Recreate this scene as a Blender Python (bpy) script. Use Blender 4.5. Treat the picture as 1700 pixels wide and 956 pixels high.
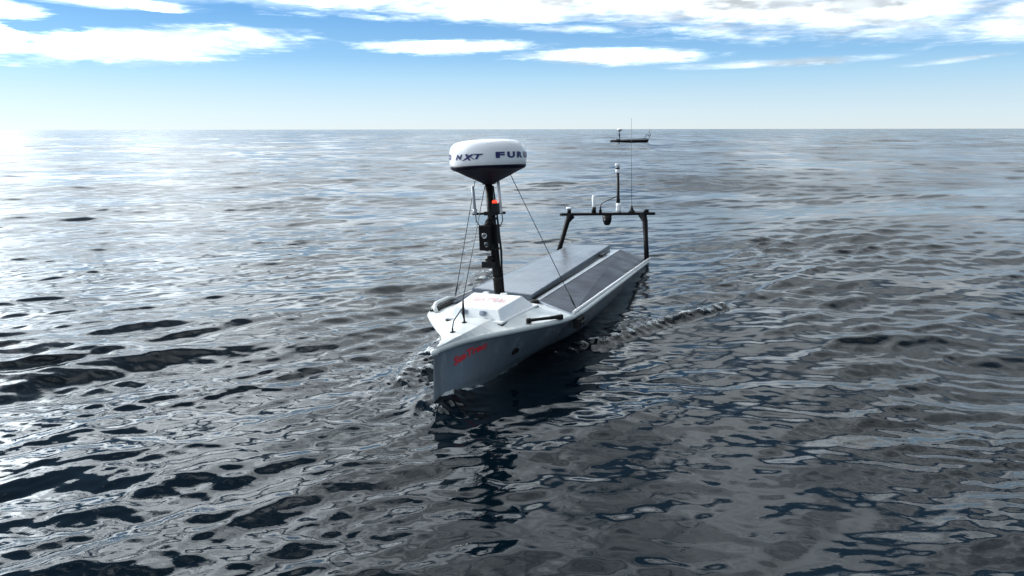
import bpy, bmesh, math, random
import numpy as np
from mathutils import Vector, Matrix

for o in list(bpy.data.objects):
    bpy.data.objects.remove(o)
scene = bpy.context.scene
COL = scene.collection
R_ = math.radians

# ------------------------------------------------------------------ camera
CAM_H = 1.7344
PITCH = math.radians(13.395)
cam_d = bpy.data.cameras.new('camera')
cam = bpy.data.objects.new('camera', cam_d)
COL.objects.link(cam)
cam.location = (0, 0, CAM_H)
cam.rotation_euler = (math.pi / 2 - PITCH, 0.0, 0.0)
cam.rotation_euler.rotate_axis('Z', -0.0014)
cam_d.sensor_width = 36.0
cam_d.lens = 36.0 * 1106.49 / 1700.0
cam_d.clip_start = 0.05
cam_d.clip_end = 100000
scene.camera = cam

# ------------------------------------------------------------------ light
SUN_AZ, SUN_EL = R_(-57), R_(28)          # azimuth from +Y (view axis), + to the right
SUN_DIR = Vector((math.sin(SUN_AZ) * math.cos(SUN_EL), math.cos(SUN_AZ) * math.cos(SUN_EL), math.sin(SUN_EL)))
sun_d = bpy.data.lights.new('sun', 'SUN')
sun_d.energy = 3.0
sun_d.angle = R_(4)
sun_d.color = (1.0, 0.96, 0.90)
sun = bpy.data.objects.new('sun', sun_d)
COL.objects.link(sun)
sun.rotation_euler = (-SUN_DIR).to_track_quat('-Z', 'Y').to_euler()

scene.render.engine = 'CYCLES'
scene.cycles.use_denoising = True
scene.cycles.max_bounces = 8
scene.cycles.sample_clamp_indirect = 6.0
scene.view_settings.view_transform = 'Standard'
scene.view_settings.look = 'None'
scene.view_settings.exposure = 0.3
scene.view_settings.gamma = 1.0
scene.view_settings.use_curve_mapping = False

# ------------------------------------------------------------------ world
def px_dir(px, py):
    """direction (azimuth, elevation in degrees) of a point of the sky, for laying out the clouds"""
    f = 1106.49
    dx, dy = (px - 850) / f, (478 - py) / f
    x, y, z = dx, math.cos(PITCH) + dy * math.sin(PITCH), -math.sin(PITCH) + dy * math.cos(PITCH)
    return math.degrees(math.atan2(x, y)), math.degrees(math.atan2(z, math.hypot(x, y)))

class Nodes:
    def __init__(s, nt): s.nt = nt
    def new(s, t, **kw):
        n = s.nt.nodes.new(t)
        for k, v in kw.items(): setattr(n, k, v)
        return n
    def put(s, sock, v):
        if isinstance(v, bpy.types.NodeSocket): s.nt.links.new(v, sock)
        elif v is not None: sock.default_value = v
    def m(s, op, a, b=None, c=None, clamp=False):
        n = s.new('ShaderNodeMath', operation=op, use_clamp=clamp)
        s.put(n.inputs[0], a); s.put(n.inputs[1], b)
        if c is not None: s.put(n.inputs[2], c)
        return n.outputs[0]
    def vm(s, op, a, b=None):
        n = s.new('ShaderNodeVectorMath', operation=op)
        s.put(n.inputs[0], a)
        if b is not None: s.put(n.inputs[1], b)
        return n.outputs['Value'] if op in ('DOT_PRODUCT', 'LENGTH') else n.outputs[0]
    def step(s, v, a, b, lo=0.0, hi=1.0):
        n = s.new('ShaderNodeMapRange', interpolation_type='SMOOTHSTEP')
        s.put(n.inputs[0], v); s.put(n.inputs[1], a); s.put(n.inputs[2], b); s.put(n.inputs[3], lo); s.put(n.inputs[4], hi)
        return n.outputs[0]
    def noise(s, vec, scale, detail=4, rough=0.55, dist=0.0):
        n = s.new('ShaderNodeTexNoise')
        s.put(n.inputs['Vector'], vec); s.put(n.inputs['Scale'], scale); s.put(n.inputs['Detail'], detail)
        s.put(n.inputs['Roughness'], rough); s.put(n.inputs['Distortion'], dist)
        return n.outputs['Fac']
    def mix(s, f, a, b, blend='MIX'):
        n = s.new('ShaderNodeMix', data_type='RGBA', blend_type=blend)
        s.put(n.inputs[0], f); s.put(n.inputs[6], a); s.put(n.inputs[7], b)
        return n.outputs[2]
    def xyz(s, x, y, z):
        n = s.new('ShaderNodeCombineXYZ')
        s.put(n.inputs[0], x); s.put(n.inputs[1], y); s.put(n.inputs[2], z)
        return n.outputs[0]
    def ramp(s, f, stops, interp='LINEAR'):
        n = s.new('ShaderNodeValToRGB'); n.color_ramp.interpolation = interp
        e = n.color_ramp.elements
        while len(e) < len(stops): e.new(0.5)
        for el, (p, c) in zip(e, stops):
            el.position = p; el.color = (*c, 1) if len(c) == 3 else c
        s.put(n.inputs[0], f)
        return n.outputs[0]

world = bpy.data.worlds.new('World')
scene.world = world
world.use_nodes = True
wt = world.node_tree
wt.nodes.clear()
N = Nodes(wt)
SKY_STRENGTH = 0.10
sky = N.new('ShaderNodeTexSky', sky_type='NISHITA')
sky.sun_disc = False
sky.sun_elevation = SUN_EL
sky.sun_rotation = SUN_AZ
sky.altitude = 0
sky.air_density = 1.0
sky.dust_density = 0.3
sky.ozone_density = 2.0
tc = N.new('ShaderNodeTexCoord')
d = N.vm('NORMALIZE', tc.outputs['Generated'])
sp = N.new('ShaderNodeSeparateXYZ'); wt.links.new(d, sp.inputs[0])
dx, dy, dz = sp.outputs
el = N.m('MULTIPLY', N.m('ARCSINE', dz), 57.29578)
az = N.m('MULTIPLY', N.m('ARCTAN2', dx, dy), 57.29578)
# clear air: pale cyan at the horizon and blue above, its light and dark from the sky model
bw = N.new('ShaderNodeRGBToBW'); wt.links.new(sky.outputs[0], bw.inputs[0])
lev_ = N.m('POWER', N.m('DIVIDE', bw.outputs[0], 8.0), 0.17)
tint = N.ramp(N.m('DIVIDE', el, 40.0, clamp=True), [(0.0, (6.7, 7.5, 7.7)), (0.03, (6.0, 7.3, 7.9)), (0.065, (5.1, 6.8, 7.9)), (0.10, (4.0, 6.3, 8.1)), (0.14, (2.7, 5.2, 7.9)), (0.22, (1.6, 3.9, 7.2)), (0.5, (1.1, 2.0, 3.2)), (1.0, (1.0, 1.65, 2.5))])
clear = N.mix(1.0, tint, N.xyz(lev_, lev_, lev_), 'MULTIPLY')
# clouds: banks near the horizon, broken sheet above
warp = N.xyz(N.m('MULTIPLY', az, 0.12), N.m('MULTIPLY', el, 0.75), 3.7)
n1 = N.noise(warp, 1.0, 5, 0.62, 0.6)
n2 = N.noise(N.xyz(N.m('MULTIPLY', az, 0.34), N.m('MULTIPLY', el, 3.0), 9.1), 1.0, 4, 0.65, 0.5)
edge = N.m('ADD', N.m('MULTIPLY', N.m('SUBTRACT', n1, 0.5), 1.15), N.m('MULTIPLY', N.m('SUBTRACT', n2, 0.5), 0.85))
BANKS = [  # px centre, half sizes, rise of the right end, softness, opacity
    (265, 72, 320, 36, 24, 0.95, 1.0), (-60, 60, 140, 30, 0, 0.3, 1.0), (-20, 12, 120, 22, 0, 0.6, .9), (180, 2, 210, 14, 0, 0.9, .75), (265, 14, 60, 7, 0, .7, .8),
    (1400, 12, 480, 74, -6, 0.9, 1.0), (900, 2, 560, 46, 0, 0.9, 1.0), (1750, 26, 240, 56, 0, 0.8, 1.0), (1230, 6, 420, 56, 0, 0.9, 1.0),
    (745, 77, 190, 15, 4, 0.7, .85), (1030, 94, 215, 17, 0, 0.7, 1.0), (1290, 105, 230, 9, 4, 0.9, .6), (1590, 100, 130, 7, 8, 0.9, .55),
    (960, 48, 120, 10, 0, .9, .5)]
dens = None
for (cx, cy, rx, ry, rise, soft, op) in BANKS:
    a0, e0 = px_dir(cx, cy)
    ra = abs(px_dir(cx + rx, cy)[0] - px_dir(cx - rx, cy)[0]) / 2
    re = abs(px_dir(cx, cy - ry)[1] - px_dir(cx, cy + ry)[1]) / 2
    sl = (rise / rx) * (re / ry) / (ra / rx)
    u = N.m('SUBTRACT', az, a0)
    v = N.m('SUBTRACT', N.m('SUBTRACT', el, e0 - (0 if abs(a0) < 1 else 0)), N.m('MULTIPLY', u, sl))
    uu = N.m('DIVIDE', u, ra); vv = N.m('DIVIDE', v, re)
    q = N.m('SQRT', N.m('ADD', N.m('MULTIPLY', uu, uu), N.m('MULTIPLY', vv, vv)))
    b = N.m('ADD', N.m('SUBTRACT', 1.0, q), edge)
    s_ = N.m('MULTIPLY', N.step(b, 0.0, soft), op)
    dens = s_ if dens is None else N.m('MAXIMUM', dens, s_)
zz = N.m('ADD', N.m('MAXIMUM', dz, 0.0), 0.12)
plane = N.xyz(N.m('DIVIDE', dx, zz), N.m('DIVIDE', dy, zz), 0.0)
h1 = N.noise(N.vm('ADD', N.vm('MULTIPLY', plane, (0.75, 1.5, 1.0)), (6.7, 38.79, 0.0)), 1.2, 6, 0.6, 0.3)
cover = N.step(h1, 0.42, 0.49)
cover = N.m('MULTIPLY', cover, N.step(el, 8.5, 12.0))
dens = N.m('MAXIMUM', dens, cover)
h2 = N.noise(plane, 2.6, 4, 0.6)
n3 = N.noise(N.xyz(N.m('MULTIPLY', az, 0.10), N.m('MULTIPLY', el, 0.35), 21.0), 1.0, 3, 0.55)
shade = N.m('ADD', N.m('MULTIPLY', N.step(n3, 0.38, 0.62), 0.4), N.m('MULTIPLY', N.step(h2, 0.40, 0.60), 0.6))
sd = N.vm('DOT_PRODUCT', d, tuple(SUN_DIR))
sdc = N.m('MAXIMUM', sd, 0.0)
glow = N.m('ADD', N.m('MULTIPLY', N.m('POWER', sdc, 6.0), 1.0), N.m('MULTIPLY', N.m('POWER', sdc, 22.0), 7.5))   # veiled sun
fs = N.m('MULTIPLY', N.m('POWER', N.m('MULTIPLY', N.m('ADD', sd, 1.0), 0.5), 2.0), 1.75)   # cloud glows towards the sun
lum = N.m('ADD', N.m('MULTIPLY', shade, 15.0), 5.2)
high = N.step(el, 13.0, 50.0, 1.0, 0.70)      # overhead cloud dimmed to keep the deck and near water darker
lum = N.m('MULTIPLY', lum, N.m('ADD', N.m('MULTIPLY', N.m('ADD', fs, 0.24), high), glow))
cloudcol = N.vm('MULTIPLY', N.xyz(lum, lum, lum), (0.91, 1.0, 1.06))
clear = N.mix(1.0, clear, N.xyz(N.m('ADD', 1.0, N.m('MULTIPLY', glow, 0.12)), N.m('ADD', 1.0, N.m('MULTIPLY', glow, 0.12)), N.m('ADD', 1.0, N.m('MULTIPLY', glow, 0.12))), 'MULTIPLY')
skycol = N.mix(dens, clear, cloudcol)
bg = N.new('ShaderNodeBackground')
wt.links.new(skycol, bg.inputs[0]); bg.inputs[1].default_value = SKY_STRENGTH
world.cycles.sampling_method = 'MANUAL'; world.cycles.sample_map_resolution = 256
wo = N.new('ShaderNodeOutputWorld'); wt.links.new(bg.outputs[0], wo.inputs[0])

# ------------------------------------------------------------------ materials
def material(name, color, rough=0.5, metal=0.0, coat=0.0, spec=0.5, var=0.0, vscale=8.0, bump=0.0, bscale=60.0, emit=None, estr=0.0):
    m = bpy.data.materials.new(name); m.use_nodes = True
    nt = m.node_tree; b = nt.nodes['Principled BSDF']; n = Nodes(nt)
    b.inputs['Base Color'].default_value = (*color, 1)
    b.inputs['Roughness'].default_value = rough
    b.inputs['Metallic'].default_value = metal
    b.inputs['Coat Weight'].default_value = coat
    b.inputs['Coat Roughness'].default_value = 0.08
    b.inputs['Specular IOR Level'].default_value = spec
    t = n.new('ShaderNodeTexCoord')
    if var:
        f = n.noise(t.outputs['Object'], vscale, 6, 0.65)
        c = n.ramp(f, [(0.3, tuple(x * (1 - var) for x in color)), (0.7, tuple(min(1, x * (1 + var * .5)) for x in color))])
        nt.links.new(c, b.inputs['Base Color'])
        nt.links.new(n.step(f, 0.3, 0.7, rough * 1.25, rough * 0.8), b.inputs['Roughness'])
    if bump:
        bp = n.new('ShaderNodeBump'); bp.inputs['Strength'].default_value = 0.4; bp.inputs['Distance'].default_value = bump
        nt.links.new(n.noise(t.outputs['Object'], bscale, 4, 0.6), bp.inputs['Height'])
        nt.links.new(bp.outputs[0], b.inputs['Normal'])
    if emit:
        b.inputs['Emission Color'].default_value = (*emit, 1); b.inputs['Emission Strength'].default_value = estr
    return m

M = {}
M['hull'] = material('grey_hull_paint', (0.125, 0.15, 0.18), 0.32, coat=0.3, var=0.14, vscale=5, bump=0.002, bscale=9)
M['deck'] = material('white_gelcoat', (0.57, 0.60, 0.60), 0.38, coat=0.2, var=0.09, vscale=7, bump=0.0008, bscale=40)
M['hatch'] = material('hatch_white', (0.80, 0.81, 0.82), 0.30, coat=0.3, var=0.05, vscale=9)
M['black'] = material('black_anodised', (0.006, 0.006, 0.007), 0.45, spec=0.25, var=0.3, vscale=30)
M['rubber'] = material('black_rubber', (0.009, 0.009, 0.009), 0.75, spec=0.3)
M['mastblack'] = material('mast_black', (0.004, 0.004, 0.005), 0.55, spec=0.15)
M['white_plastic'] = material('white_plastic', (0.78, 0.79, 0.82), 0.28, coat=0.3, var=0.03, vscale=12)
M['radome_blue'] = material('radome_blue', (0.003, 0.004, 0.016), 0.5, spec=0.15)
M['letter_blue'] = material('letter_blue', (0.012, 0.010, 0.11), 0.4)
M['letter_red'] = material('letter_red', (0.62, 0.03, 0.045), 0.4, var=0.25, vscale=60)
M['letter_red_faded'] = material('letter_red_faded', (0.80, 0.52, 0.52), 0.45, var=0.2, vscale=50)
M['rail'] = material('rail_alloy', (0.55, 0.57, 0.60), 0.35, metal=0.6, var=0.15, vscale=20)
M['bluegrey'] = material('bluegrey_paint', (0.24, 0.28, 0.34), 0.4, var=0.1, vscale=10)
M['bluegrey_shade'] = material('bluegrey_paint_shade', (0.10, 0.125, 0.16), 0.4, var=0.1, vscale=10)  # darker bluegrey: shade on the middle panel's frame put into the colour
M['steel'] = material('steel', (0.45, 0.45, 0.46), 0.3, metal=1.0)
M['wire'] = material('stay_wire', (0.05, 0.055, 0.06), 0.45, metal=0.4)
M['redlens'] = material('red_lens', (0.7, 0.03, 0.02), 0.2, emit=(1.0, 0.07, 0.03), estr=1.0)
M['lens'] = material('camera_lens', (0.02, 0.02, 0.025), 0.08, coat=1.0)
M['greytube'] = material('grey_tube', (0.36, 0.39, 0.44), 0.45)

def weather(m, z0, z1, dark, streak):
    nt = m.node_tree; b = nt.nodes['Principled BSDF']; n = Nodes(nt)
    t = n.new('ShaderNodeTexCoord'); sp_ = n.new('ShaderNodeSeparateXYZ'); nt.links.new(t.outputs['Object'], sp_.inputs[0])
    src = b.inputs['Base Color'].links[0].from_socket
    st = n.noise(n.vm('MULTIPLY', t.outputs['Object'], streak), 1.0, 5, 0.7)
    col = n.mix(n.m('MULTIPLY', n.step(st, 0.52, 0.72), 0.35), src, (0.42, 0.44, 0.44, 1))          # salt
    col = n.mix(n.m('MULTIPLY', n.step(st, 0.45, 0.28), 0.30), col, (0.05, 0.055, 0.06, 1))         # grime
    wet = n.step(n.m('ADD', sp_.outputs[2], n.m('MULTIPLY', n.m('SUBTRACT', n.noise(t.outputs['Object'], 6, 5, 0.6), 0.5), 0.12)), z1, z0)
    col = n.mix(n.m('MULTIPLY', wet, 0.55), col, (*dark, 1))                                         # growth line at the water
    nt.links.new(col, b.inputs['Base Color'])
weather(M['hull'], 0.02, 0.09, (0.05, 0.062, 0.07), (14, 14, 2.2))
weather(M['deck'], -2, -1.9, (0.2, 0.2, 0.2), (9, 3, 6))

def panel_material(name, base, coat, spec, line):
    m = bpy.data.materials.new(name); m.use_nodes = True
    nt = m.node_tree; b = nt.nodes['Principled BSDF']; n = Nodes(nt)
    t = n.new('ShaderNodeTexCoord')
    br = n.new('ShaderNodeTexBrick'); br.offset = 0.0; br.squash = 1.0
    br.inputs['Scale'].default_value = 1.0
    br.inputs['Brick Width'].default_value = 0.104; br.inputs['Row Height'].default_value = 0.104
    br.inputs['Mortar Size'].default_value = 0.0022; br.inputs['Mortar Smooth'].default_value = 0.3
    br.inputs['Color1'].default_value = (*base, 1); br.inputs['Color2'].default_value = (*[x * 1.25 for x in base], 1)
    br.inputs['Mortar'].default_value = (line, line, line * 1.12, 1)
    nt.links.new(t.outputs['Object'], br.inputs['Vector'])
    f = n.noise(t.outputs['Object'], 38, 5, 0.7)
    c = n.mix(n.step(f, 0.55, 0.75), br.outputs['Color'], (*[x * 1.7 for x in base], 1))
    f2 = n.noise(t.outputs['Object'], 3.5, 4, 0.6)
    nt.links.new(c, b.inputs['Base Color'])
    nt.links.new(n.step(f2, 0.3, 0.7, 0.26, 0.40), b.inputs['Roughness'])
    b.inputs['Specular IOR Level'].default_value = spec; b.inputs['Coat Weight'].default_value = coat; b.inputs['Coat Roughness'].default_value = 0.22
    bp = n.new('ShaderNodeBump'); bp.inputs['Strength'].default_value = 0.25; bp.inputs['Distance'].default_value = 0.002
    nt.links.new(n.noise(t.outputs['Object'], 14, 4, 0.6), bp.inputs['Height']); nt.links.new(bp.outputs[0], b.inputs['Normal'])
    return m
M['solar'] = panel_material('solar_cells', (0.036, 0.036, 0.050), 0.6, 0.5, 0.15)
M['solar_dim'] = panel_material('solar_cells_dim', (0.012, 0.011, 0.019), 0.0, 0.12, 0.045)  # weaker sky reflection of the tilted side panels put into the colour

# ------------------------------------------------------------------ mesh helpers
def link(name, me, mat, parent=None, smooth=False):
    o = bpy.data.objects.new(name, me); COL.objects.link(o)
    if mat is not None: me.materials.append(mat)
    if smooth:
        for p in me.polygons: p.use_smooth = True
    if parent is not None: o.parent = parent
    return o

class MB:
    """collects shapes; everything is written as (u aft, v to port, w up) and stored as (x=v, y=u, z=w)"""
    def __init__(s): s.v = []; s.f = []; s.sm = []
    def add(s, verts, faces, smooth=False):
        k = len(s.v); s.v += [(p[1], p[0], p[2]) for p in verts]
        s.f += [tuple(i + k for i in f) for f in faces]; s.sm += [smooth] * len(faces)
        return s
    def box(s, c, size, rot=None):
        u, v, w = [x / 2 for x in size]
        pts = [Vector((a * u, b * v, e * w)) for e in (-1, 1) for b in (-1, 1) for a in (-1, 1)]
        if rot is not None: pts = [rot @ p for p in pts]
        c = Vector(c)
        return s.add([c + p for p in pts], [(0, 2, 3, 1), (4, 5, 7, 6), (0, 1, 5, 4), (2, 6, 7, 3), (0, 4, 6, 2), (1, 3, 7, 5)])
    def slab(s, top, thick):
        """top: loop of corner points; thick: downward"""
        n = len(top)
        v = [Vector(p) for p in top] + [Vector(p) - Vector((0, 0, thick)) for p in top]
        return s.add(v, [tuple(range(n)), tuple(range(2 * n - 1, n - 1, -1))] + [(i, i + n, (i + 1) % n + n, (i + 1) % n) for i in range(n)])
    def tube(s, path, r, n=10, cap=True):
        P = [Vector(p) for p in path]; rad = r if isinstance(r, (list, tuple)) else [r] * len(P)
        v = []; ref = None
        for i, p in enumerate(P):
            t = (P[min(i + 1, len(P) - 1)] - P[max(i - 1, 0)]).normalized()
            if ref is None: ref = t.orthogonal().normalized()
            else: ref = (ref - t * ref.dot(t)).normalized()
            b = t.cross(ref)
            for k in range(n):
                a = 2 * math.pi * k / n
                v.append(p + (ref * math.cos(a) + b * math.sin(a)) * rad[i])
        f = [(i * n + k, i * n + (k + 1) % n, (i + 1) * n + (k + 1) % n, (i + 1) * n + k) for i in range(len(P) - 1) for k in range(n)]
        s.add(v, f, True)
        if cap:
            k0 = len(s.v) - len(v)
            s.f += [tuple(k0 + k for k in reversed(range(n))), tuple(k0 + len(v) - n + k for k in range(n))]; s.sm += [False, False]
        return s
    def lathe(s, base, prof, n=24, axis=(0, 0, 1)):
        A = Vector(axis).normalized(); X = A.orthogonal().normalized(); Y = A.cross(X); b = Vector(base)
        v = []
        for (r, z) in prof:
            for k in range(n):
                a = 2 * math.pi * k / n
                v.append(b + A * z + (X * math.cos(a) + Y * math.sin(a)) * max(r, 1e-4))
        f = [(i * n + k, i * n + (k + 1) % n, (i + 1) * n + (k + 1) % n, (i + 1) * n + k) for i in range(len(prof) - 1) for k in range(n)]
        s.add(v, f, True)
        k0 = len(s.v) - len(v)
        s.f += [tuple(k0 + k for k in reversed(range(n))), tuple(k0 + len(v) - n + k for k in range(n))]; s.sm += [True, True]
        return s
    def build(s, name, mat, parent, bevel=0.0):
        me = bpy.data.meshes.new(name); me.from_pydata([tuple(p) for p in s.v], [], s.f)
        for p, sm in zip(me.polygons, s.sm): p.use_smooth = sm
        bm = bmesh.new(); bm.from_mesh(me); bmesh.ops.recalc_face_normals(bm, faces=bm.faces); 
        if bevel:
            ed = [e for e in bm.edges if len(e.link_faces) == 2 and e.calc_face_angle(0) > 0.5]
            bmesh.ops.bevel(bm, geom=ed, offset=bevel, segments=2, affect='EDGES', profile=0.5)
        bm.to_mesh(me); bm.free(); me.update()
        return link(name, me, mat, parent)

def text_polys(body, size=1.0, shear=0.0, offset=0.0):
    """flat letter shapes as (verts 2D, faces)"""
    cu = bpy.data.curves.new('lettering', 'FONT'); cu.body = body; cu.size = size; cu.shear = shear; cu.offset = offset
    cu.resolution_u = 3
    o = bpy.data.objects.new('lettering_tmp', cu); COL.objects.link(o)
    dg = bpy.context.evaluated_depsgraph_get(); dg.update()
    me = bpy.data.meshes.new_from_object(o.evaluated_get(dg))
    bm = bmesh.new(); bm.from_mesh(me)
    bmesh.ops.triangulate(bm, faces=bm.faces)
    bmesh.ops.subdivide_edges(bm, edges=[e for e in bm.edges if e.calc_length() > size * 0.15], cuts=2, use_grid_fill=False)
    bmesh.ops.triangulate(bm, faces=bm.faces)
    bm.verts.ensure_lookup_table()
    v = [(p.co.x, p.co.y) for p in bm.verts]; f = [tuple(q.index for q in p.verts) for p in bm.faces]
    bm.free(); bpy.data.meshes.remove(me); bpy.data.objects.remove(o); bpy.data.curves.remove(cu)
    return v, f

def wrapped_text(body, mapper, name, mat, parent, shear=0.0, offset=0.0):
    """mapper(s, t): s, t in 0..1 across and up the word -> (u, v, w)"""
    v, f = text_polys(body, 1.0, shear, offset)
    x0 = min(p[0] for p in v); x1 = max(p[0] for p in v); y0 = min(p[1] for p in v); y1 = max(p[1] for p in v)
    mb = MB(); mb.add([mapper((p[0] - x0) / (x1 - x0), (p[1] - y0) / (y1 - y0)) for p in v], f)
    me = bpy.data.meshes.new(name); me.from_pydata([tuple(p) for p in mb.v], [], mb.f)
    return link(name, me, mat, parent)

# ------------------------------------------------------------------ boat frame
B0 = Vector((-0.4804, 4.0485, 0.0)); HEAD, ROLL, TRIM = 0.3517, 0.0530, 0.0428
def boat_matrix(loc, head, roll, trim):
    def W(u, v, w):
        v2 = v * math.cos(roll) - w * math.sin(roll); w2 = w * math.cos(roll) + v * math.sin(roll)
        u3 = u * math.cos(trim) + w2 * math.sin(trim); w3 = w2 * math.cos(trim) - u * math.sin(trim)
        return Vector((u3 * math.sin(head) + v2 * math.cos(head), u3 * math.cos(head) - v2 * math.sin(head), w3))
    U, V, Z = W(1, 0, 0), W(0, 1, 0), W(0, 0, 1)
    m = Matrix((( V.x, U.x, Z.x, loc[0]), (V.y, U.y, Z.y, loc[1]), (V.z, U.z, Z.z, loc[2]), (0, 0, 0, 1)))
    return m
LBOAT = 4.85
FAR_BOW = Vector((11.95, 82.6, -0.02)); FAR_HEAD = R_(72)

# ------------------------------------------------------------------ sea
def build_sea():
    rng = np.random.default_rng(11)
    # rings of the sheet: fine where the boat floats, coarser towards the horizon
    rs = [0.25, 0.6, 1.0]
    r = 1.35
    while r < 60000:
        rs.append(r)
        k = 0.010 if r < 2.0 else 0.0043 if r < 9.5 else 0.0041 if r < 40 else 0.0045 if r < 250 else 0.010 if r < 600 else 0.03 if r < 3000 else 0.15
        r *= 1 + k
    rs = np.array(rs)
    fine = np.radians(np.linspace(-47, 47, 760))
    coarse = np.radians(np.linspace(47, 313, 111)[1:-1])
    th = np.concatenate([fine, coarse])
    nr, nt = len(rs), len(th)
    X = (rs[:, None] * np.sin(th)[None, :]); Y = (rs[:, None] * np.cos(th)[None, :])
    Z = np.zeros_like(X); DX = np.zeros_like(X); DY = np.zeros_like(X)
    UNR = np.zeros(nr)            # slope variance of the waves too short for the ring spacing
    spacing = np.gradient(rs)
    # slow patches of smoother and rougher water
    def slow(lmin, lmax, n, seed):
        g = np.random.default_rng(seed); o = np.zeros_like(X)
        for i in range(n):
            lam = lmin * (lmax / lmin) ** g.random(); a = g.random() * 2 * np.pi; k = 2 * np.pi / lam
            o += np.cos(k * (X * np.cos(a) + Y * np.sin(a) * 1.6) + g.random() * 6.28)
        return o / np.sqrt(n / 2)
    near = rs < 400
    P1 = slow(4, 30, 14, 5); P2 = slow(2.0, 9, 14, 8)
    patch = np.clip(0.85 + 0.34 * P1 + 0.20 * P2, 0.22, 1.7)
    # the water in the boat's lee, to the right, lies smoother than the ruffled water to the left
    lee = np.exp(-(np.maximum(np.abs(X - 1.0) - 0.9, 0) / 0.9) ** 2) * np.exp(-np.maximum(rs[:, None] - 5.0, 0) / 6.0)
    patch = patch * (1.12 - 0.60 * lee)
    # boat frame on the water plane
    su, cu = math.sin(HEAD), math.cos(HEAD)
    U = (X - B0.x) * su + (Y - B0.y) * cu
    V = (X - B0.x) * cu - (Y - B0.y) * su
    du = np.maximum(np.maximum(-U, U - LBOAT), 0); db = np.hypot(du, np.maximum(np.abs(V) - 0.35, 0))
    calm_long = 1 - 0.62 * np.exp(-(db / 1.6) ** 2)
    wake = np.exp(-(np.maximum(np.abs(V) - 0.45 - 0.20 * np.maximum(U - 1.5, 0), 0) / 0.30) ** 2) * np.clip((U - 1.0) / 1.0, 0, 1) * np.exp(-np.maximum(U - LBOAT, 0) / 9.0)
    # (wavelength band, slope, spread in degrees)
    bands = [(14, 30, .016, 20), (7, 14, .026, 26), (3.5, 7, .034, 30), (1.8, 3.5, .036, 32), (.9, 1.8, .040, 30), (.45, .9, .060, 28), (.22, .45, .088, 27), (.11, .22, .088, 30), (.055, .11, .055, 40)]
    main = math.atan2(-1.0, 0.34)
    for (l0, l1, slope, spread) in bands:
        nw = 30 if l1 < 3 else 26
        lam_mid = math.sqrt(l0 * l1)
        # ring weight: fade where the ring spacing can no longer carry the wave
        wgt = np.clip((lam_mid / np.maximum(spacing, 1e-6) - 2.1) / 1.7, 0, 1)
        UNR += (1 - wgt ** 2) * slope ** 2 * 0.5
        rows = np.where(wgt > 0)[0]
        if len(rows) == 0: continue
        r0, r1 = rows[0], rows[-1] + 1
        x, y = X[r0:r1].astype(np.float32), Y[r0:r1].astype(np.float32)
        z = np.zeros_like(x); gx = np.zeros_like(x); gy = np.zeros_like(x)
        for i in range(nw):
            lam = l0 * (l1 / l0) ** ((i + rng.random()) / nw)
            k = 2 * math.pi / lam
            a = main + math.radians(spread) * rng.standard_normal() * 0.7
            amp = slope / k * math.sqrt(2.0 / nw) * (0.6 + 0.8 * rng.random())
            ph = np.float32(k * math.cos(a)) * x + np.float32(k * math.sin(a)) * y + np.float32(rng.random() * 6.283)
            c = np.cos(ph); s = np.sin(ph)
            z += amp * c
            ch = 0.85 if l1 > .5 else 0.6
            gx -= ch * amp * math.cos(a) * s; gy -= ch * amp * math.sin(a) * s
        w = wgt[r0:r1, None]
        if l1 <= 1.0:
            w = w * patch[r0:r1] * (1 - 0.6 * wake[r0:r1])
        else:
            w = w * calm_long[r0:r1]
        Z[r0:r1] += z * w; DX[r0:r1] += gx * w; DY[r0:r1] += gy * w
    # ---- water thrown up by the hull: ridges in the boat's own frame
    def ridge(p, q, h0, h1, wid, skew=0.0):
        p = np.array(p); q = np.array(q); dd = q - p; Lg = np.hypot(*dd); dd = dd / Lg
        t = ((U - p[0]) * dd[0] + (V - p[1]) * dd[1]) / Lg
        n = -(U - p[0]) * dd[1] + (V - p[1]) * dd[0]
        tc_ = np.clip(t, 0, 1)
        end = np.exp(-(np.maximum(np.maximum(-t, t - 1), 0) * Lg / 0.12) ** 2)
        return (h0 + (h1 - h0) * tc_) * np.exp(-((n - skew * np.sin(tc_ * 3)) / wid) ** 2) * end
    def fizz(l0, l1, n, seed):
        g = np.random.default_rng(seed); o = np.zeros_like(X)
        for i in range(n):
            lam = l0 * (l1 / l0) ** g.random(); a = g.random() * 2 * np.pi; k = 2 * np.pi / lam
            o[loc] += np.cos(k * (X[loc] * np.cos(a) + Y[loc] * np.sin(a)) + g.random() * 6.28)
        return o / np.sqrt(n / 2)
    loc = (db < 4.0)
    fz1 = fizz(.06, .11, 50, 3); fz2 = fizz(.12, .24, 40, 4)
    port = ridge((1.25, .42), (3.02, 1.62), .018, .058, .075)
    stbd = ridge((0.9, -.40), (3.5, -1.10), .05, .075, .17)
    bow = .070 * np.exp(-((U - 0.06) / .26) ** 2) * np.exp(-(np.maximum(np.abs(V) - 0.04, 0) / .14) ** 2)
    bowl = .05 * np.exp(-((U - 0.65) / .5) ** 2) * np.exp(-((V + 0.42) / .16) ** 2)
    hollow = -.03 * np.exp(-((U - 2.6) / 1.0) ** 2) * np.exp(-((np.abs(V) - .5) / .3) ** 2)
    k2 = ridge((3.6, 1.95), (5.0, 2.65), .034, .04, .13) + ridge((4.9, 2.3), (6.4, 3.0), .03, .03, .15) + ridge((4.0, -1.4), (6.0, -2.2), .02, .02, .2)
    rough_zone = np.clip(port / .035, 0, 1) + np.clip(stbd / .07, 0, 1) + np.clip(bowl / .035, 0, 1) + 0.6 * np.clip(bow / .05, 0, 1)
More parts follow.
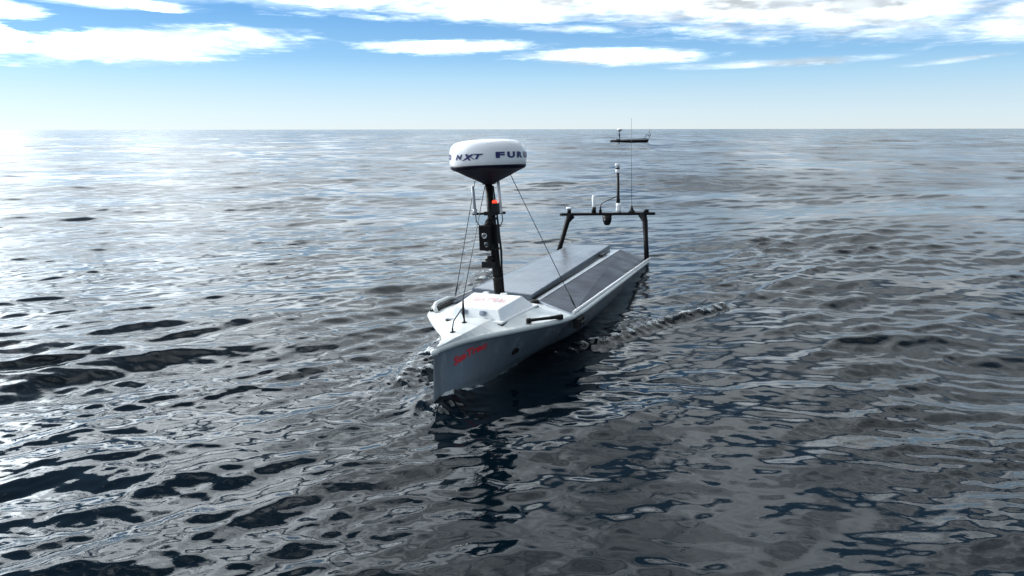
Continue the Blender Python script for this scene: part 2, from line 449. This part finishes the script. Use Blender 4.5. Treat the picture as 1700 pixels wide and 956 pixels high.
    side = np.exp(-((V - (.55 + .3 * np.clip(U - 1.4, 0, 2))) / .28) ** 2) * np.exp(-((U - 1.95) / .55) ** 2)
    rough_zone += 0.45 * side
    Z += port + stbd + bow + bowl + hollow + k2
    Z += rough_zone * (0.0042 * fz1 + 0.0045 * fz2)
    DX += rough_zone * 0.004 * np.roll(fz1, 7, axis=1); DY += rough_zone * 0.004 * np.roll(fz1, 5, axis=0)
    foam = np.clip(rough_zone, 0, 1.2) * np.clip(0.5 + 0.35 * fz2 + 0.25 * fz1, 0, 1.5)
    wl = np.abs(np.abs(V) - np.interp(U, [-.05, 0, .38, .83, 1.44, 2.1], [0, .01, .12, .185, .25, .36]))
    foam += 1.1 * np.exp(-(wl / .035) ** 2) * (U > -.06) * (U < 1.3) * np.clip(.55 + .4 * fz2, 0, 1.3)
    Xf, Yf = X + DX, Y + DY
    rough = np.sqrt(np.sqrt(2.0 * UNR[:, None] * np.ones((1, nt))) * 0.28) * (0.55 + 0.5 * patch)
    rough = np.clip(rough, 0.018, 0.42)
    verts = np.stack([Xf, Yf, Z], -1).reshape(-1, 3)
    verts = np.vstack([verts, [[0, 0, 0]]])
    i = np.arange(nr - 1)[:, None]; j = np.arange(nt)[None, :]; j2 = (j + 1) % nt
    quads = np.stack([i * nt + j, (i + 1) * nt + j, (i + 1) * nt + j2, i * nt + j2], -1).reshape(-1, 4)[:, ::-1]
    cap = np.stack([np.arange(nt), (np.arange(nt) + 1) % nt, np.full(nt, nr * nt)], -1)[:, ::-1]
    me = bpy.data.meshes.new('sea')
    nv = len(verts); nq = len(quads); nc = len(cap)
    me.vertices.add(nv); me.vertices.foreach_set('co', verts.astype(np.float32).ravel())
    me.loops.add(nq * 4 + nc * 3)
    me.loops.foreach_set('vertex_index', np.concatenate([quads.ravel(), cap.ravel()]).astype(np.int32))
    me.polygons.add(nq + nc)
    me.polygons.foreach_set('loop_start', np.concatenate([np.arange(nq) * 4, nq * 4 + np.arange(nc) * 3]).astype(np.int32))
    me.polygons.foreach_set('use_smooth', np.ones(nq + nc, bool))
    me.update(calc_edges=True)
    a = me.attributes.new('foam', 'FLOAT', 'POINT'); a.data.foreach_set('value', np.append(foam.ravel(), 0).astype(np.float32))
    a = me.attributes.new('chop', 'FLOAT', 'POINT'); a.data.foreach_set('value', np.append(rough.ravel(), 0.03).astype(np.float32))
    a = me.attributes.new('ripple', 'FLOAT', 'POINT'); a.data.foreach_set('value', np.append((patch * (1 - .5 * wake)).ravel(), 1).astype(np.float32))
    # material
    m = bpy.data.materials.new('sea_water'); m.use_nodes = True
    nt_ = m.node_tree; b = nt_.nodes['Principled BSDF']; n = Nodes(nt_)
    t = n.new('ShaderNodeTexCoord')
    def attr(k): 
        q = n.new('ShaderNodeAttribute'); q.attribute_name = k; return q.outputs['Fac']
    body = n.mix(n.step(n.noise(t.outputs['Object'], 0.35, 3, 0.5), 0.35, 0.65), (0.0007, 0.0032, 0.0055, 1), (0.0009, 0.0042, 0.0080, 1))
    spk = n.noise(t.outputs['Object'], 55, 5, 0.75)
    fm = n.m('MULTIPLY', n.step(n.m('ADD', n.m('MULTIPLY', attr('foam'), 0.40), n.m('SUBTRACT', spk, 0.5)), 0.30, 0.48), 0.75)
    nt_.links.new(n.mix(fm, body, (0.62, 0.66, 0.68, 1)), b.inputs['Base Color'])
    b.inputs['IOR'].default_value = 1.333
    b.inputs['Specular IOR Level'].default_value = 0.5
    nt_.links.new(n.m('ADD', attr('chop'), n.m('MULTIPLY', fm, 0.5)), b.inputs['Roughness'])
    st = n.new('ShaderNodeMapping'); st.inputs['Scale'].default_value = (1.0, 1.5, 1.0); st.inputs['Rotation'].default_value = (0, 0, 0.33)
    nt_.links.new(t.outputs['Object'], st.inputs['Vector'])
    rip = n.m('ADD', n.m('MULTIPLY', n.noise(st.outputs[0], 9, 3, 0.5, 0.3), 0.7), n.m('MULTIPLY', n.noise(st.outputs[0], 24, 3, 0.5, 0.4), 0.22))
    bp = n.new('ShaderNodeBump'); bp.inputs['Distance'].default_value = 0.004
    nt_.links.new(n.m('MULTIPLY', attr('ripple'), 0.55), bp.inputs['Strength'])
    nt_.links.new(rip, bp.inputs['Height']); nt_.links.new(bp.outputs[0], b.inputs['Normal'])
    o = link('sea', me, m); o['kind'] = 'structure'; o['label'] = 'dark rippled open sea reaching the horizon'
    # height at a place, for whatever floats
    def height(x, y):
        rr = math.hypot(x, y); tt = math.atan2(x, y)
        return float(Z[np.argmin(abs(rs - rr)), np.argmin(abs(th - tt))])
    return height
sea_height = build_sea()

# ------------------------------------------------------------------ hull shape
GU = [-0.02, .06, .2, .3, .43, .6, .8, 1.0, 1.15, 1.4, 2.0, 3.0, 4.0, LBOAT]
GB = [.004, .018, .052, .088, .17, .295, .435, .565, .612, .63, .632, .632, .628, .622]
WB = [.003, .014, .048, .075, .105, .14, .175, .205, .225, .25, .36, .40, .395, .37]
def wG(u): return float(np.interp(u, [0, 1.2, LBOAT], [.352, .352, .272]))
def bG(u): return float(np.interp(u, GU, GB))
def bW(u): return float(np.interp(u, GU, WB))
def stem_shift(u, w): return -0.045 * (1 - w / .352) * math.exp(-max(u, 0) / .35)
def hull_b(u, w):
    top = wG(u) - 0.03
    g = max(bG(u) - 0.022, 0.003)
    if w >= top: return g
    if w >= 0:
        s = w / top
        return bW(u) + (g - bW(u)) * (s ** float(np.interp(u, [.6, 1.7], [1.15, .5])))
    return bW(u) * (1 + w / .45) ** .7

def make_boat(name):
    root = bpy.data.objects.new(name, None); COL.objects.link(root)
    root.empty_display_size = 0.3
    us = sorted(set(list(np.linspace(-0.02, 1.6, 30)) + list(np.linspace(1.6, LBOAT, 18))))
    # ---- hull shell
    lev = [1.0, .92, .8, .66, .5, .34, .18, 0.0, -.08, -.18, -.30]
    mb = MB(); V = []; nl = len(lev)
    for u in us:
        for side in (1, -1):
            for s in lev:
                w = s * (wG(u) - 0.03) if s >= 0 else s
                V.append((u + stem_shift(u, w), side * hull_b(u, w), w))
    F = []
    for i in range(len(us) - 1):
        a, b = i * 2 * nl, (i + 1) * 2 * nl
        for k in range(nl - 1):
            F.append((a + k, b + k, b + k + 1, a + k + 1))
            F.append((a + nl + k + 1, b + nl + k + 1, b + nl + k, a + nl + k))
        F.append((a + nl - 1, b + nl - 1, b + 2 * nl - 1, a + 2 * nl - 1))
    a = (len(us) - 1) * 2 * nl
    mb.add(V, F, True)
    mb.add([V[a + k] for k in range(nl)] + [V[a + nl + k] for k in range(nl)], [(k, k + 1, nl + k + 1, nl + k) for k in range(nl - 1)])
    mb.add([V[k] for k in range(nl)] + [V[nl + k] for k in range(nl)], [(k, nl + k, nl + k + 1, k + 1) for k in range(nl - 1)])
    hull = mb.build('hull', M['hull'], root)
    # ---- deck with a flat spine that widens aft, sides falling to the gunwale
    def top_w(u): return float(np.interp(u, [0, .25, .7, 1.15, 1.42, LBOAT], [.366, .392, .420, .418, .392, .375]))
    def crease(u): return float(np.interp(u, [0, .06, .27, .61, .75, 1.5, LBOAT], [.004, .02, .062, .112, .17, .20, .20]))
    off = lambda u: -0.0 if u > .75 else 0.0
    rows = []
    for u in us:
        g = bG(u) - 0.006; c = min(crease(u), g * .9); wg = wG(u) + .012; wt_ = top_w(u)
        cv = []
        for fr in (1.0, .75, .5, .25, 0.0):
            vv = c + (g - c) * fr; sag = -.012 * math.sin(math.pi * fr) * min(1, (g - c) / .3)
            cv.append((u, vv, wg + (wt_ - wg) * (1 - fr) + sag))
        row = cv + [(u, 0.0, wt_ + .004)] + [(p[0], -p[1], p[2]) for p in reversed(cv)]
        rows.append(row)
    mb = MB(); n = len(rows[0])
    mb.add([p for r in rows for p in r], [(i * n + k, i * n + k + 1, (i + 1) * n + k + 1, (i + 1) * n + k) for i in range(len(rows) - 1) for k in range(n - 1)], True)
    last = rows[-1]; mb.add(list(last) + [(p[0], p[1], .2) for p in last], [(k, k + 1, n + k + 1, n + k) for k in range(n - 1)])
    deck = mb.build('deck', M['deck'], root)
    # keep the creases crisp
    me = deck.data
    bm = bmesh.new(); bm.from_mesh(me)
    for e in bm.edges:
        if len(e.link_faces) == 2 and e.calc_face_angle(0) > R_(9): e.smooth = False
    bm.to_mesh(me); bm.free()
    # ---- gunwale bead
    pth = [(u, bG(u) - .012, wG(u) - .006) for u in reversed(us)] + [(-.035, 0, wG(0) - .006)] + [(u, -bG(u) + .012, wG(u) - .006) for u in us]
    mb = MB(); mb.tube(pth, [.021] * len(pth), 10); mb.build('gunwale', M['deck'], root)
    # ---- trunk under the middle panel
    mb = MB()
    mb.slab([(1.52, -.36, .415), (1.52, .14, .380), (4.86, .085, .405), (4.86, -.39, .41)], .10)
    mb.build('panel_trunk', M['bluegrey'], root)
    # ---- solar panels
    def panel(nm, corners, thick, mat='solar', framew=.014):
        mbp = MB(); c = [Vector(p) for p in corners]; ctr = sum(c, Vector()) / 4
        inner = [p + (ctr - p).normalized() * framew * 1.6 + Vector((0, 0, .002)) for p in c]
        mbp.slab(inner, .004)
        p = mbp.build(nm, M[mat], root)
        fr = MB()
        low = [q - Vector((0, 0, thick)) for q in c]
        inn = [q + (ctr - q).normalized() * framew * 1.5 for q in c]
        fr.add(c + inn + low, [(i, (i + 1) % 4, 4 + (i + 1) % 4, 4 + i) for i in range(4)] + [(i, 8 + i, 8 + (i + 1) % 4, (i + 1) % 4) for i in range(4)] + [(8, 11, 10, 9), (4, 5, 6, 7)])
        fr.build('panel_frame', M['bluegrey' if mat != 'solar' else 'bluegrey_shade'], p)
        return p
    panel('solar_panel', [(1.47, -.375, .486), (1.47, .160, .442), (4.90, .100, .460), (4.90, -.401, .466)], .056)
    panel('solar_panel', [(1.43, .232, .404), (1.14, .598, .368), (4.86, .612, .286), (4.88, .242, .405)], .018, 'solar_dim')
    panel('solar_panel', [(1.52, -.43, .410), (1.25, -.60, .366), (4.86, -.612, .286), (4.88, -.44, .400)], .018, 'solar_dim')
    # bright outer trim of the side panels, and the rail in the gap
    for s in (1, -1):
        mb = MB(); mb.tube([(1.15, s * .606, .378), (4.88, s * .622, .296)], .0125, 8); mb.build('panel_trim', M['hatch'], root)
    mb = MB(); mb.tube([(1.47, -.377, .487), (4.90, -.403, .467), (4.90, .098, .461)], .006, 8); mb.build('panel_trim', M['rail'], root)
    mb = MB(); mb.slab([(1.50, .158, .400), (1.46, .226, .397), (4.87, .234, .402), (4.87, .108, .402)], .02)
    rail = mb.build('cable_channel', M['rail'], root)
    mb = MB(); mb.tube([(1.5, .172, .409), (3.0, .168, .412), (4.7, .14, .412)], .008, 8); mb.build('cable', M['black'], rail)
    mb = MB(); mb.box((4.25, .15, .418), (.26, .045, .03)); mb.build('junction_box', M['black'], rail, .004)
    # ---- hatch on the foredeck
    H = dict(tb=[(1.185, -.235, .508), (1.125, .200, .504), (.690, .172, .486), (.730, -.198, .490)],
             bb=[(1.30, -.29, .400), (1.25, .265, .400), (.650, .205, .396), (.700, -.228, .402)])
    mb = MB(); T = [Vector(p) for p in H['tb']]; Bq = [Vector(p) for p in H['bb']]
    mb.add(T + Bq, [(0, 1, 2, 3), (0, 4, 5, 1), (1, 5, 6, 2), (2, 6, 7, 3), (3, 7, 4, 0)])
    hatch = mb.build('hatch', M['hatch'], root, .007)
    ctr = sum(Bq, Vector()) / 4
    fl = [p + (p - ctr).normalized() * .030 + Vector((0, 0, .012)) for p in Bq]
    mb = MB(); mb.slab(fl, .022); mb.build('hatch_flange', M['hatch'], hatch, .005)
    fl2 = [p + (p - ctr).normalized() * .037 - Vector((0, 0, .004)) for p in Bq]
    mb = MB(); mb.slab(fl2, .012); mb.build('hatch_gasket', M['rubber'], hatch)
    for t in (.27, .66):
        c = (T[3].lerp(T[2], t) + Bq[3].lerp(Bq[2], t)) / 2 + Vector((-.006, 0, .012))
        nrm = (T[2] - T[3]).cross(Bq[3] - T[3]).normalized()
        mb = MB(); mb.box(c, (.014, .052, .030), Matrix.Rotation(R_(25), 3, 'Y')); mb.box(c + Vector((-.008, 0, .0)), (.012, .024, .040), Matrix.Rotation(R_(25), 3, 'Y'))
        mb.build('latch', M['bluegrey'], hatch, .003)
    for t in (.25, .62):
        c = T[0].lerp(T[1], t) + Vector((.012, 0, -.004))
        mb = MB(); mb.box(c, (.035, .05, .024)); mb.build('hinge', M['hatch'], hatch, .004)
    def hmap(s, t):
        a = T[3].lerp(T[2], .14 + .80 * s); b = T[0].lerp(T[1], .14 + .80 * s)
        p = a.lerp(b, .42 + .26 * t); return (p.x, p.y, p.z + .0025)
    wrapped_text('SEATRAC', hmap, 'lettering', M['letter_red_faded'], hatch, offset=0.012)
    # ---- red word and port on the bow side
    def smap(s, t):
        u = .195 + .27 * s; w = .198 + .060 * s + (.058 - .006 * s) * t
        return (u + stem_shift(u, w), hull_b(u, w) + .0035, w)
    wrapped_text('SeaTrac', smap, 'lettering', M['letter_red'], hull, shear=.1, offset=0.045)
    def smap2(s, t):
        return smap(1 - s, t)[0], -smap(1 - s, t)[1], smap(1 - s, t)[2]
    wrapped_text('SeaTrac', smap2, 'lettering', M['letter_red'], hull, shear=.1, offset=0.045)
    for s in (1, -1):
        u, w = .745, .165; b = hull_b(u, w)
        e = 0.02; nu = Vector((-(hull_b(u + e, w) - hull_b(u - e, w)) / (2 * e), 1, -(hull_b(u, w + e) - hull_b(u, w - e)) / (2 * e))).normalized()
        nu.y *= s
        mb = MB(); mb.lathe((u, s * b, w), [(.0, .0), (.032, .0), (.032, .008), (.027, .010), (.025, .006), (.0, .006)], 18, nu); mb.build('inlet_port', M['rubber'], hull)
    # fairlead box at the shoulder
    for s in (1, -1):
        u = 1.27; mb = MB(); g = bG(u)
        mb.box((u, s * (g - .004), wG(u) - .066), (.19, .05, .075)); mb.box((u - .05, s * (g + .020), wG(u) - .066), (.02, .02, .06)); mb.box((u + .05, s * (g + .020), wG(u) - .066), (.02, .02, .06))
        mb.tube([(u - .07, s * (g + .028), wG(u) - .068), (u + .07, s * (g + .028), wG(u) - .068)], .012, 8)
        mb.build('fairlead', M['rubber'], hull, .004)
    # side lifting bar lying on the port deck
    pts = [(.775, .372, .392), (.84, .43, .390), (.90, .488, .388), (.975, .552, .384)]
    mb = MB(); mb.tube(pts, [.014, .012, .013, .018], 8)
    for p, r_ in ((pts[0], .020), (pts[3], .024)): mb.lathe((p[0], p[1], p[2] - .018), [(r_, 0), (r_, .03), (r_ * .6, .036)], 12)
    bar = mb.build('lifting_bar', M['rubber'], root)
    for p in (pts[0], pts[3]):
        mb = MB(); mb.lathe((p[0], p[1], p[2] + .016), [(.007, 0), (.007, .006)], 10); mb.build('bolt', M['steel'], bar)
    mb = MB(); mb.lathe((1.42, .205, .392), [(.04, 0), (.042, .012), (.03, .022)], 16); mb.build('vent_cap', M['rubber'], root)
    # starboard grab handle: a raised white loop with a dark slot
    mb = MB()
    hp = [(1.00, -.49, .375), (1.05, -.53, .402), (1.16, -.57, .408), (1.40, -.575, .406), (1.47, -.565, .395), (1.51, -.55, .372)]
    mb.tube(hp, [.016, .018, .019, .019, .018, .016], 10); gh = mb.build('grab_handle', M['deck'], root)
    mb = MB(); mb.slab([(1.04, -.57, .378), (1.04, -.50, .384), (1.47, -.52, .386), (1.47, -.595, .376)], .014); mb.build('handle_pad', M['rubber'], gh)
    # padeyes and the bow bridle
    for (u, v) in ((.31, -.02), (.54, -.035)):
        w = top_w(u)
        mb = MB(); mb.lathe((u, v, w), [(.020, 0), (.020, .006), (.007, .010), (.006, .030), (.0, .034)], 12); mb.build('padeye', M['rubber'], root)
    mb = MB(); mb.tube([(.31, -.02, .425), (.335, -.022, .470), (.50, -.034, .520)], .005, 8); mb.build('bridle', M['wire'], root)
    mb = MB(); mb.tube([(.54, -.035, .435), (.535, -.037, .48), (.545, -.04, .58)], [.006, .011, .007], 8); mb.build('turnbuckle', M['black'], root)
    # ---- mast
    MBASE, MTOP = Vector((1.262, -.043, .40)), Vector((1.255, -.095, 1.385))
    mb = MB(); mb.tube([MBASE, MBASE.lerp(MTOP, .5), MTOP], [.036, .034, .030], 16)
    mb.lathe(MBASE + Vector((0, 0, .02)), [(.055, 0), (.055, .012), (.04, .02)], 16)
    mast = mb.build('mast', M['mastblack'], root)
    def mp(w): return MBASE.lerp(MTOP, (w - MBASE.z) / (MTOP.z - MBASE.z))
    CF = Vector((-4.95, 2.0, 0)).normalized(); CR = Vector((CF.y, -CF.x, 0)); CR = -CR if CR.y < 0 else CR
    def at(w, r=0, f=0): return mp(w) + CR * r + CF * f          # r: to the port quarter, f: ahead
    mb = MB(); mb.tube([at(1.142, -.150), at(1.142, .115)], .010, 8); mb.box(at(1.142), (.06, .10, .03)); mb.build('spreader', M['black'], mast)
    for (r_, w0, w1, mt) in ((-.128, 1.15, 1.36, 'greytube'), (.078, 1.15, 1.40, 'white_plastic')):
        mb = MB(); mb.tube([at(w0, r_), at(w1, r_)], [.013, .012], 10); mb.tube([at(w0 - .01, r_), at(w0 + .03, r_)], .017, 10); st = mb.build('stick_antenna', M[mt], mast)
    for sgn in (-1, 1):
        r0 = -.125 if sgn < 0 else .085
        mb = MB(); mb.tube([at(1.14, r0), at(1.08, r0 + .0), at(1.045, r0 * .8), at(1.02, r0 * .35)], .0045, 6); mb.build('cable_loop', M['black'], mast)
    mb = MB(); mb.box(at(1.185, .038, .03), (.05, .05, .075)); mb.build('lamp_housing', M['black'], mast, .004)
    mb = MB(); mb.lathe(at(1.223, .035, .03), [(.020, 0), (.022, .012), (.016, .022), (0, .026)], 14); mb.build('lamp_lens', M['redlens'], mast)
    # upper camera cluster
    mb = MB()
    mb.lathe(at(1.06, -.02, .05), [(0, -.045), (.03, -.035), (.045, 0), (.03, .035), (0, .045)], 16)
    mb.box(at(.955, -.050, .05), (.11, .10, .20)); mb.box(at(.98, .01, .03), (.08, .07, .15))
    mb.lathe(at(.865, -.055, .05), [(.0, -.02), (.03, -.015), (.047, .02), (.047, .05)], 16)
    mb.build('camera_head', M['mastblack'], mast, .006)
    fwd = CF
    mb = MB(); mb.lathe(at(.975, -.07, .10), [(.0, 0), (.014, .0), (.022, .003), (.022, .012), (.012, .012), (.011, .006), (0, .006)], 18, fwd); mb.build('camera_ring', M['steel'], mast)
    mb = MB(); mb.lathe(at(.975, -.07, .106), [(.011, 0), (.008, .004), (0, .005)], 14, fwd); mb.build('camera_lens', M['lens'], mast)
    mb = MB(); mb.lathe(at(.905, -.055, .098), [(.022, 0), (.024, .01), (.010, .014), (0, .012)], 16, fwd); mb.build('camera_lens', M['lens'], mast)
    # lower bracket with a horn
    mb = MB(); mb.box(at(.735, -.055, .03), (.06, .11, .05)); mb.lathe(at(.765, -.05, .03), [(.035, 0), (.038, .02), (.02, .04), (0, .045)], 14)
    mb.build('bracket', M['black'], mast, .004)
    mb = MB(); mb.tube([at(1.36, .035), at(1.12, .045), at(.9, .050), at(.83, .052), at(.7, .043), at(.5, .042), at(.43, .075), at(.405, .10)], [.006, .008, .009, .010, .009, .008, .010, .008], 8); mb.build('mast_cable', M['rubber'], mast)
    for w in (1.1, .86, .62, .47):
        mb = MB(); mb.lathe(mp(w) - Vector((0, 0, .008)), [(.040, 0), (.041, .008), (.040, .016)], 16); mb.build('strap', M['black'], mast)
    # ---- radome
    RC = Vector((1.25, -.088, 1.522)); RR = .300
    mb = MB(); mb.lathe(RC, [(0, -.008), (RR - .004, -.006), (RR, 0), (RR + .003, .03), (RR + .003, .085), (RR - .002, .118), (RR - .014, .147), (RR - .038, .170), (RR - .08, .184), (RR - .15, .192), (.06, .196), (0, .1965)], 72)
    rad = mb.build('radome', M['white_plastic'], root)
    mb = MB(); mb.lathe(RC, [(.046, -.150), (.058, -.138), (.10, -.118), (.17, -.086), (.232, -.054), (.272, -.036), (RR - .012, -.030), (RR - .001, -.014), (RR - .0005, -.003), (RR - .03, -.003)], 72)
    mb.build('radome_base', M['radome_blue'], rad)
    def rmap(a0, a1, z0, z1):
        def f(s, t):
            a = R_(a0 + (a1 - a0) * s); z = z0 + (z1 - z0) * t
            rr = RR + .006
            dv = CF * math.cos(a) + CR * math.sin(a)
            return (RC.x + dv.x * rr, RC.y + dv.y * rr, RC.z + z)
        return f
    for k in (0, 180):
        x = 11 + k
        for ch in 'FURUNO':
            wrapped_text(ch, rmap(x, x + 13.6, .046, .092), 'lettering', M['letter_blue'], rad, offset=.06)
            x += 17.6
        x = -53 + k
        for ch, wd in (('N', 14.5), ('X', 19), ('T', 12.5)):
            wrapped_text(ch, rmap(x, x + wd, .044 if ch != 'X' else .036, .082), 'lettering', M['letter_blue'], rad, shear=.35, offset=.055 if ch != 'X' else 0.02)
            if ch == 'X':
                wrapped_text(ch, rmap(x + 5, x + wd + 3, .042, .084), 'lettering', M['letter_blue'], rad, shear=.1, offset=-.012)
            x += wd + 1.5 - (2.5 if ch == 'N' else 0)
    # ---- stays
    stays = [(RC + CR * .17 - Vector((0, 0, .075)), Vector((1.27, .600, .380)), 'p'), (RC - CR * .11 - Vector((0, 0, .12)), Vector((1.62, -.612, .372)), 's'), (mp(1.36) + CF * .02 - CR * .03, Vector((.545, -.04, .575)), 'f')]
    for a, b, k in stays:
        mb = MB(); mb.tube([a, a.lerp(b, .5), b], .0033, 6)
        if k != 'f': mb.tube([b.lerp(a, .03), b.lerp(a, .13)], .0075, 6); mb.lathe(b - Vector((0, 0, .02)), [(.018, 0), (.018, .01), (.008, .016), (.006, .03)], 10)
        mb.build('stay', M['wire'], root)
    # ---- stern arch
    arch = bpy.data.objects.new('stern_arch', None); COL.objects.link(arch); arch.parent = root
    UA = 5.156
    for s, base, top in ((-1, (4.80, -.600, .285), (5.14, -.510, .835)), (1, (4.79, .598, .285), (5.14, .518, .835))):
        b, t = Vector(base), Vector(top); kn = b.lerp(t, .86) - Vector((.0, -.0, 0))
        mb = MB(); mb.tube([b, b.lerp(t, .5), kn, t - Vector((0, s * .03, 0))], [.031, .031, .036, .055], 12)
        mb.build('leg', M['mastblack'], arch)
    mb = MB(); mb.slab([(UA - .055, -.60, .868), (UA - .055, .61, .866), (UA - .03, .65, .864), (UA + .03, .65, .864), (UA + .055, .61, .866), (UA + .055, -.60, .868), (UA + .03, -.64, .868), (UA - .03, -.64, .868)], .034)
    mb.build('crossbar', M['mastblack'], arch, .006)
    def lat(nm, mat, v, w, prof, n=16):
        mb = MB(); mb.lathe((UA, v, w), prof, n); return mb.build(nm, M[mat], arch)
    lat('antenna_mount', 'black', -.511, .867, [(.028, 0), (.026, .05)]); lat('puck_antenna', 'white_plastic', -.511, .917, [(.034, 0), (.044, .008), (.044, .022), (.03, .03)])
    lat('antenna_mount', 'black', -.166, .867, [(.030, 0), (.030, .075)]); lat('tube_antenna', 'white_plastic', -.166, .942, [(.022, 0), (.024, .01), (.024, .14), (.016, .156), (.0, .16)])
    lat('cable_gland', 'black', -.076, .867, [(.02, 0), (.02, .03), (.012, .05), (.008, .08)])
    lat('pole_foot', 'white_plastic', .169, .867, [(.034, 0), (.034, .05), (.030, .06), (.034, .075), (.034, .125)])
    lat('antenna_pole', 'black', .165, .985, [(.018, 0), (.026, .02), (.024, .06), (.020, .08), (.018, .40)])
    lat('pole_antenna', 'white_plastic', .160, 1.385, [(.024, 0), (.027, .008), (.027, .05), (.021, .055), (.021, .085), (.029, .092), (.031, .10), (.031, .122), (.028, .127), (0, .128)])
    lat('pole_collar', 'black', .160, 1.44, [(.033, 0), (.033, .018)])
    lat('antenna_mount', 'black', .345, .867, [(.05, 0), (.045, .012), (.022, .04), (.014, .07), (.006, .10)])
    lat('whip_antenna', 'wire', .345, .96, [(.0034, 0), (.0026, .5), (.0020, 1.12)], 6)
    lat('end_cap', 'black', .535, .865, [(.034, 0), (.034, .03), (.026, .04)])
    mb = MB(); mb.tube([(UA, -.076, .94), (UA, -.06, .99), (UA, .0, 1.02), (UA, .10, 1.06), (UA, .147, 1.08)], .006, 8); mb.build('antenna_cable', M['black'], arch)
    mb = MB(); mb.lathe((UA - .03, .02, .832), [(.062, 0), (.060, -.06), (.045, -.11), (.028, -.13), (0, -.132)], 20); mb.build('dome_camera', M['black'], arch)
    mb = MB(); mb.lathe((UA - .09, .0, .78), [(.014, 0), (.014, .006), (.0, .006)], 12, (-1, .3, 0)); mb.build('camera_lens', M['steel'], arch)
    # stern ring under the deck edge
    mb = MB(); ring = [(4.30 + .05 * math.cos(a), .56, .175 + .05 * math.sin(a)) for a in np.linspace(0, 2 * math.pi, 17)]
    mb.tube(ring, .018, 8); mb.build('tow_ring', M['rubber'], root)
    return root

boat = make_boat('unmanned_boat')
boat.matrix_world = boat_matrix(B0, HEAD, ROLL, TRIM)
boat['label'] = 'grey and white unmanned survey boat with solar panels and large white radome, in the foreground'
boat['category'] = 'boat'
boat['group'] = 'unmanned boats on the open sea'

def copy_tree(o, parent=None):
    c = o.copy(); COL.objects.link(c)
    if parent is not None:
        c.parent = parent; c.matrix_parent_inverse = o.matrix_parent_inverse.copy()
    for ch in list(o.children): copy_tree(ch, c)
    return c
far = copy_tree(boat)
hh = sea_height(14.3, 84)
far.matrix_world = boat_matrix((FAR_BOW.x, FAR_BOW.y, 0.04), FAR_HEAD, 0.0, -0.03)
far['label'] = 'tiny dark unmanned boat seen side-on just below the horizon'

M['far_hull'] = material('backlit_hull_shade', (0.012, 0.013, 0.016), 0.5, var=0.2, vscale=4)  # far boat's backlit shade put into the colour of hull, deck and fittings
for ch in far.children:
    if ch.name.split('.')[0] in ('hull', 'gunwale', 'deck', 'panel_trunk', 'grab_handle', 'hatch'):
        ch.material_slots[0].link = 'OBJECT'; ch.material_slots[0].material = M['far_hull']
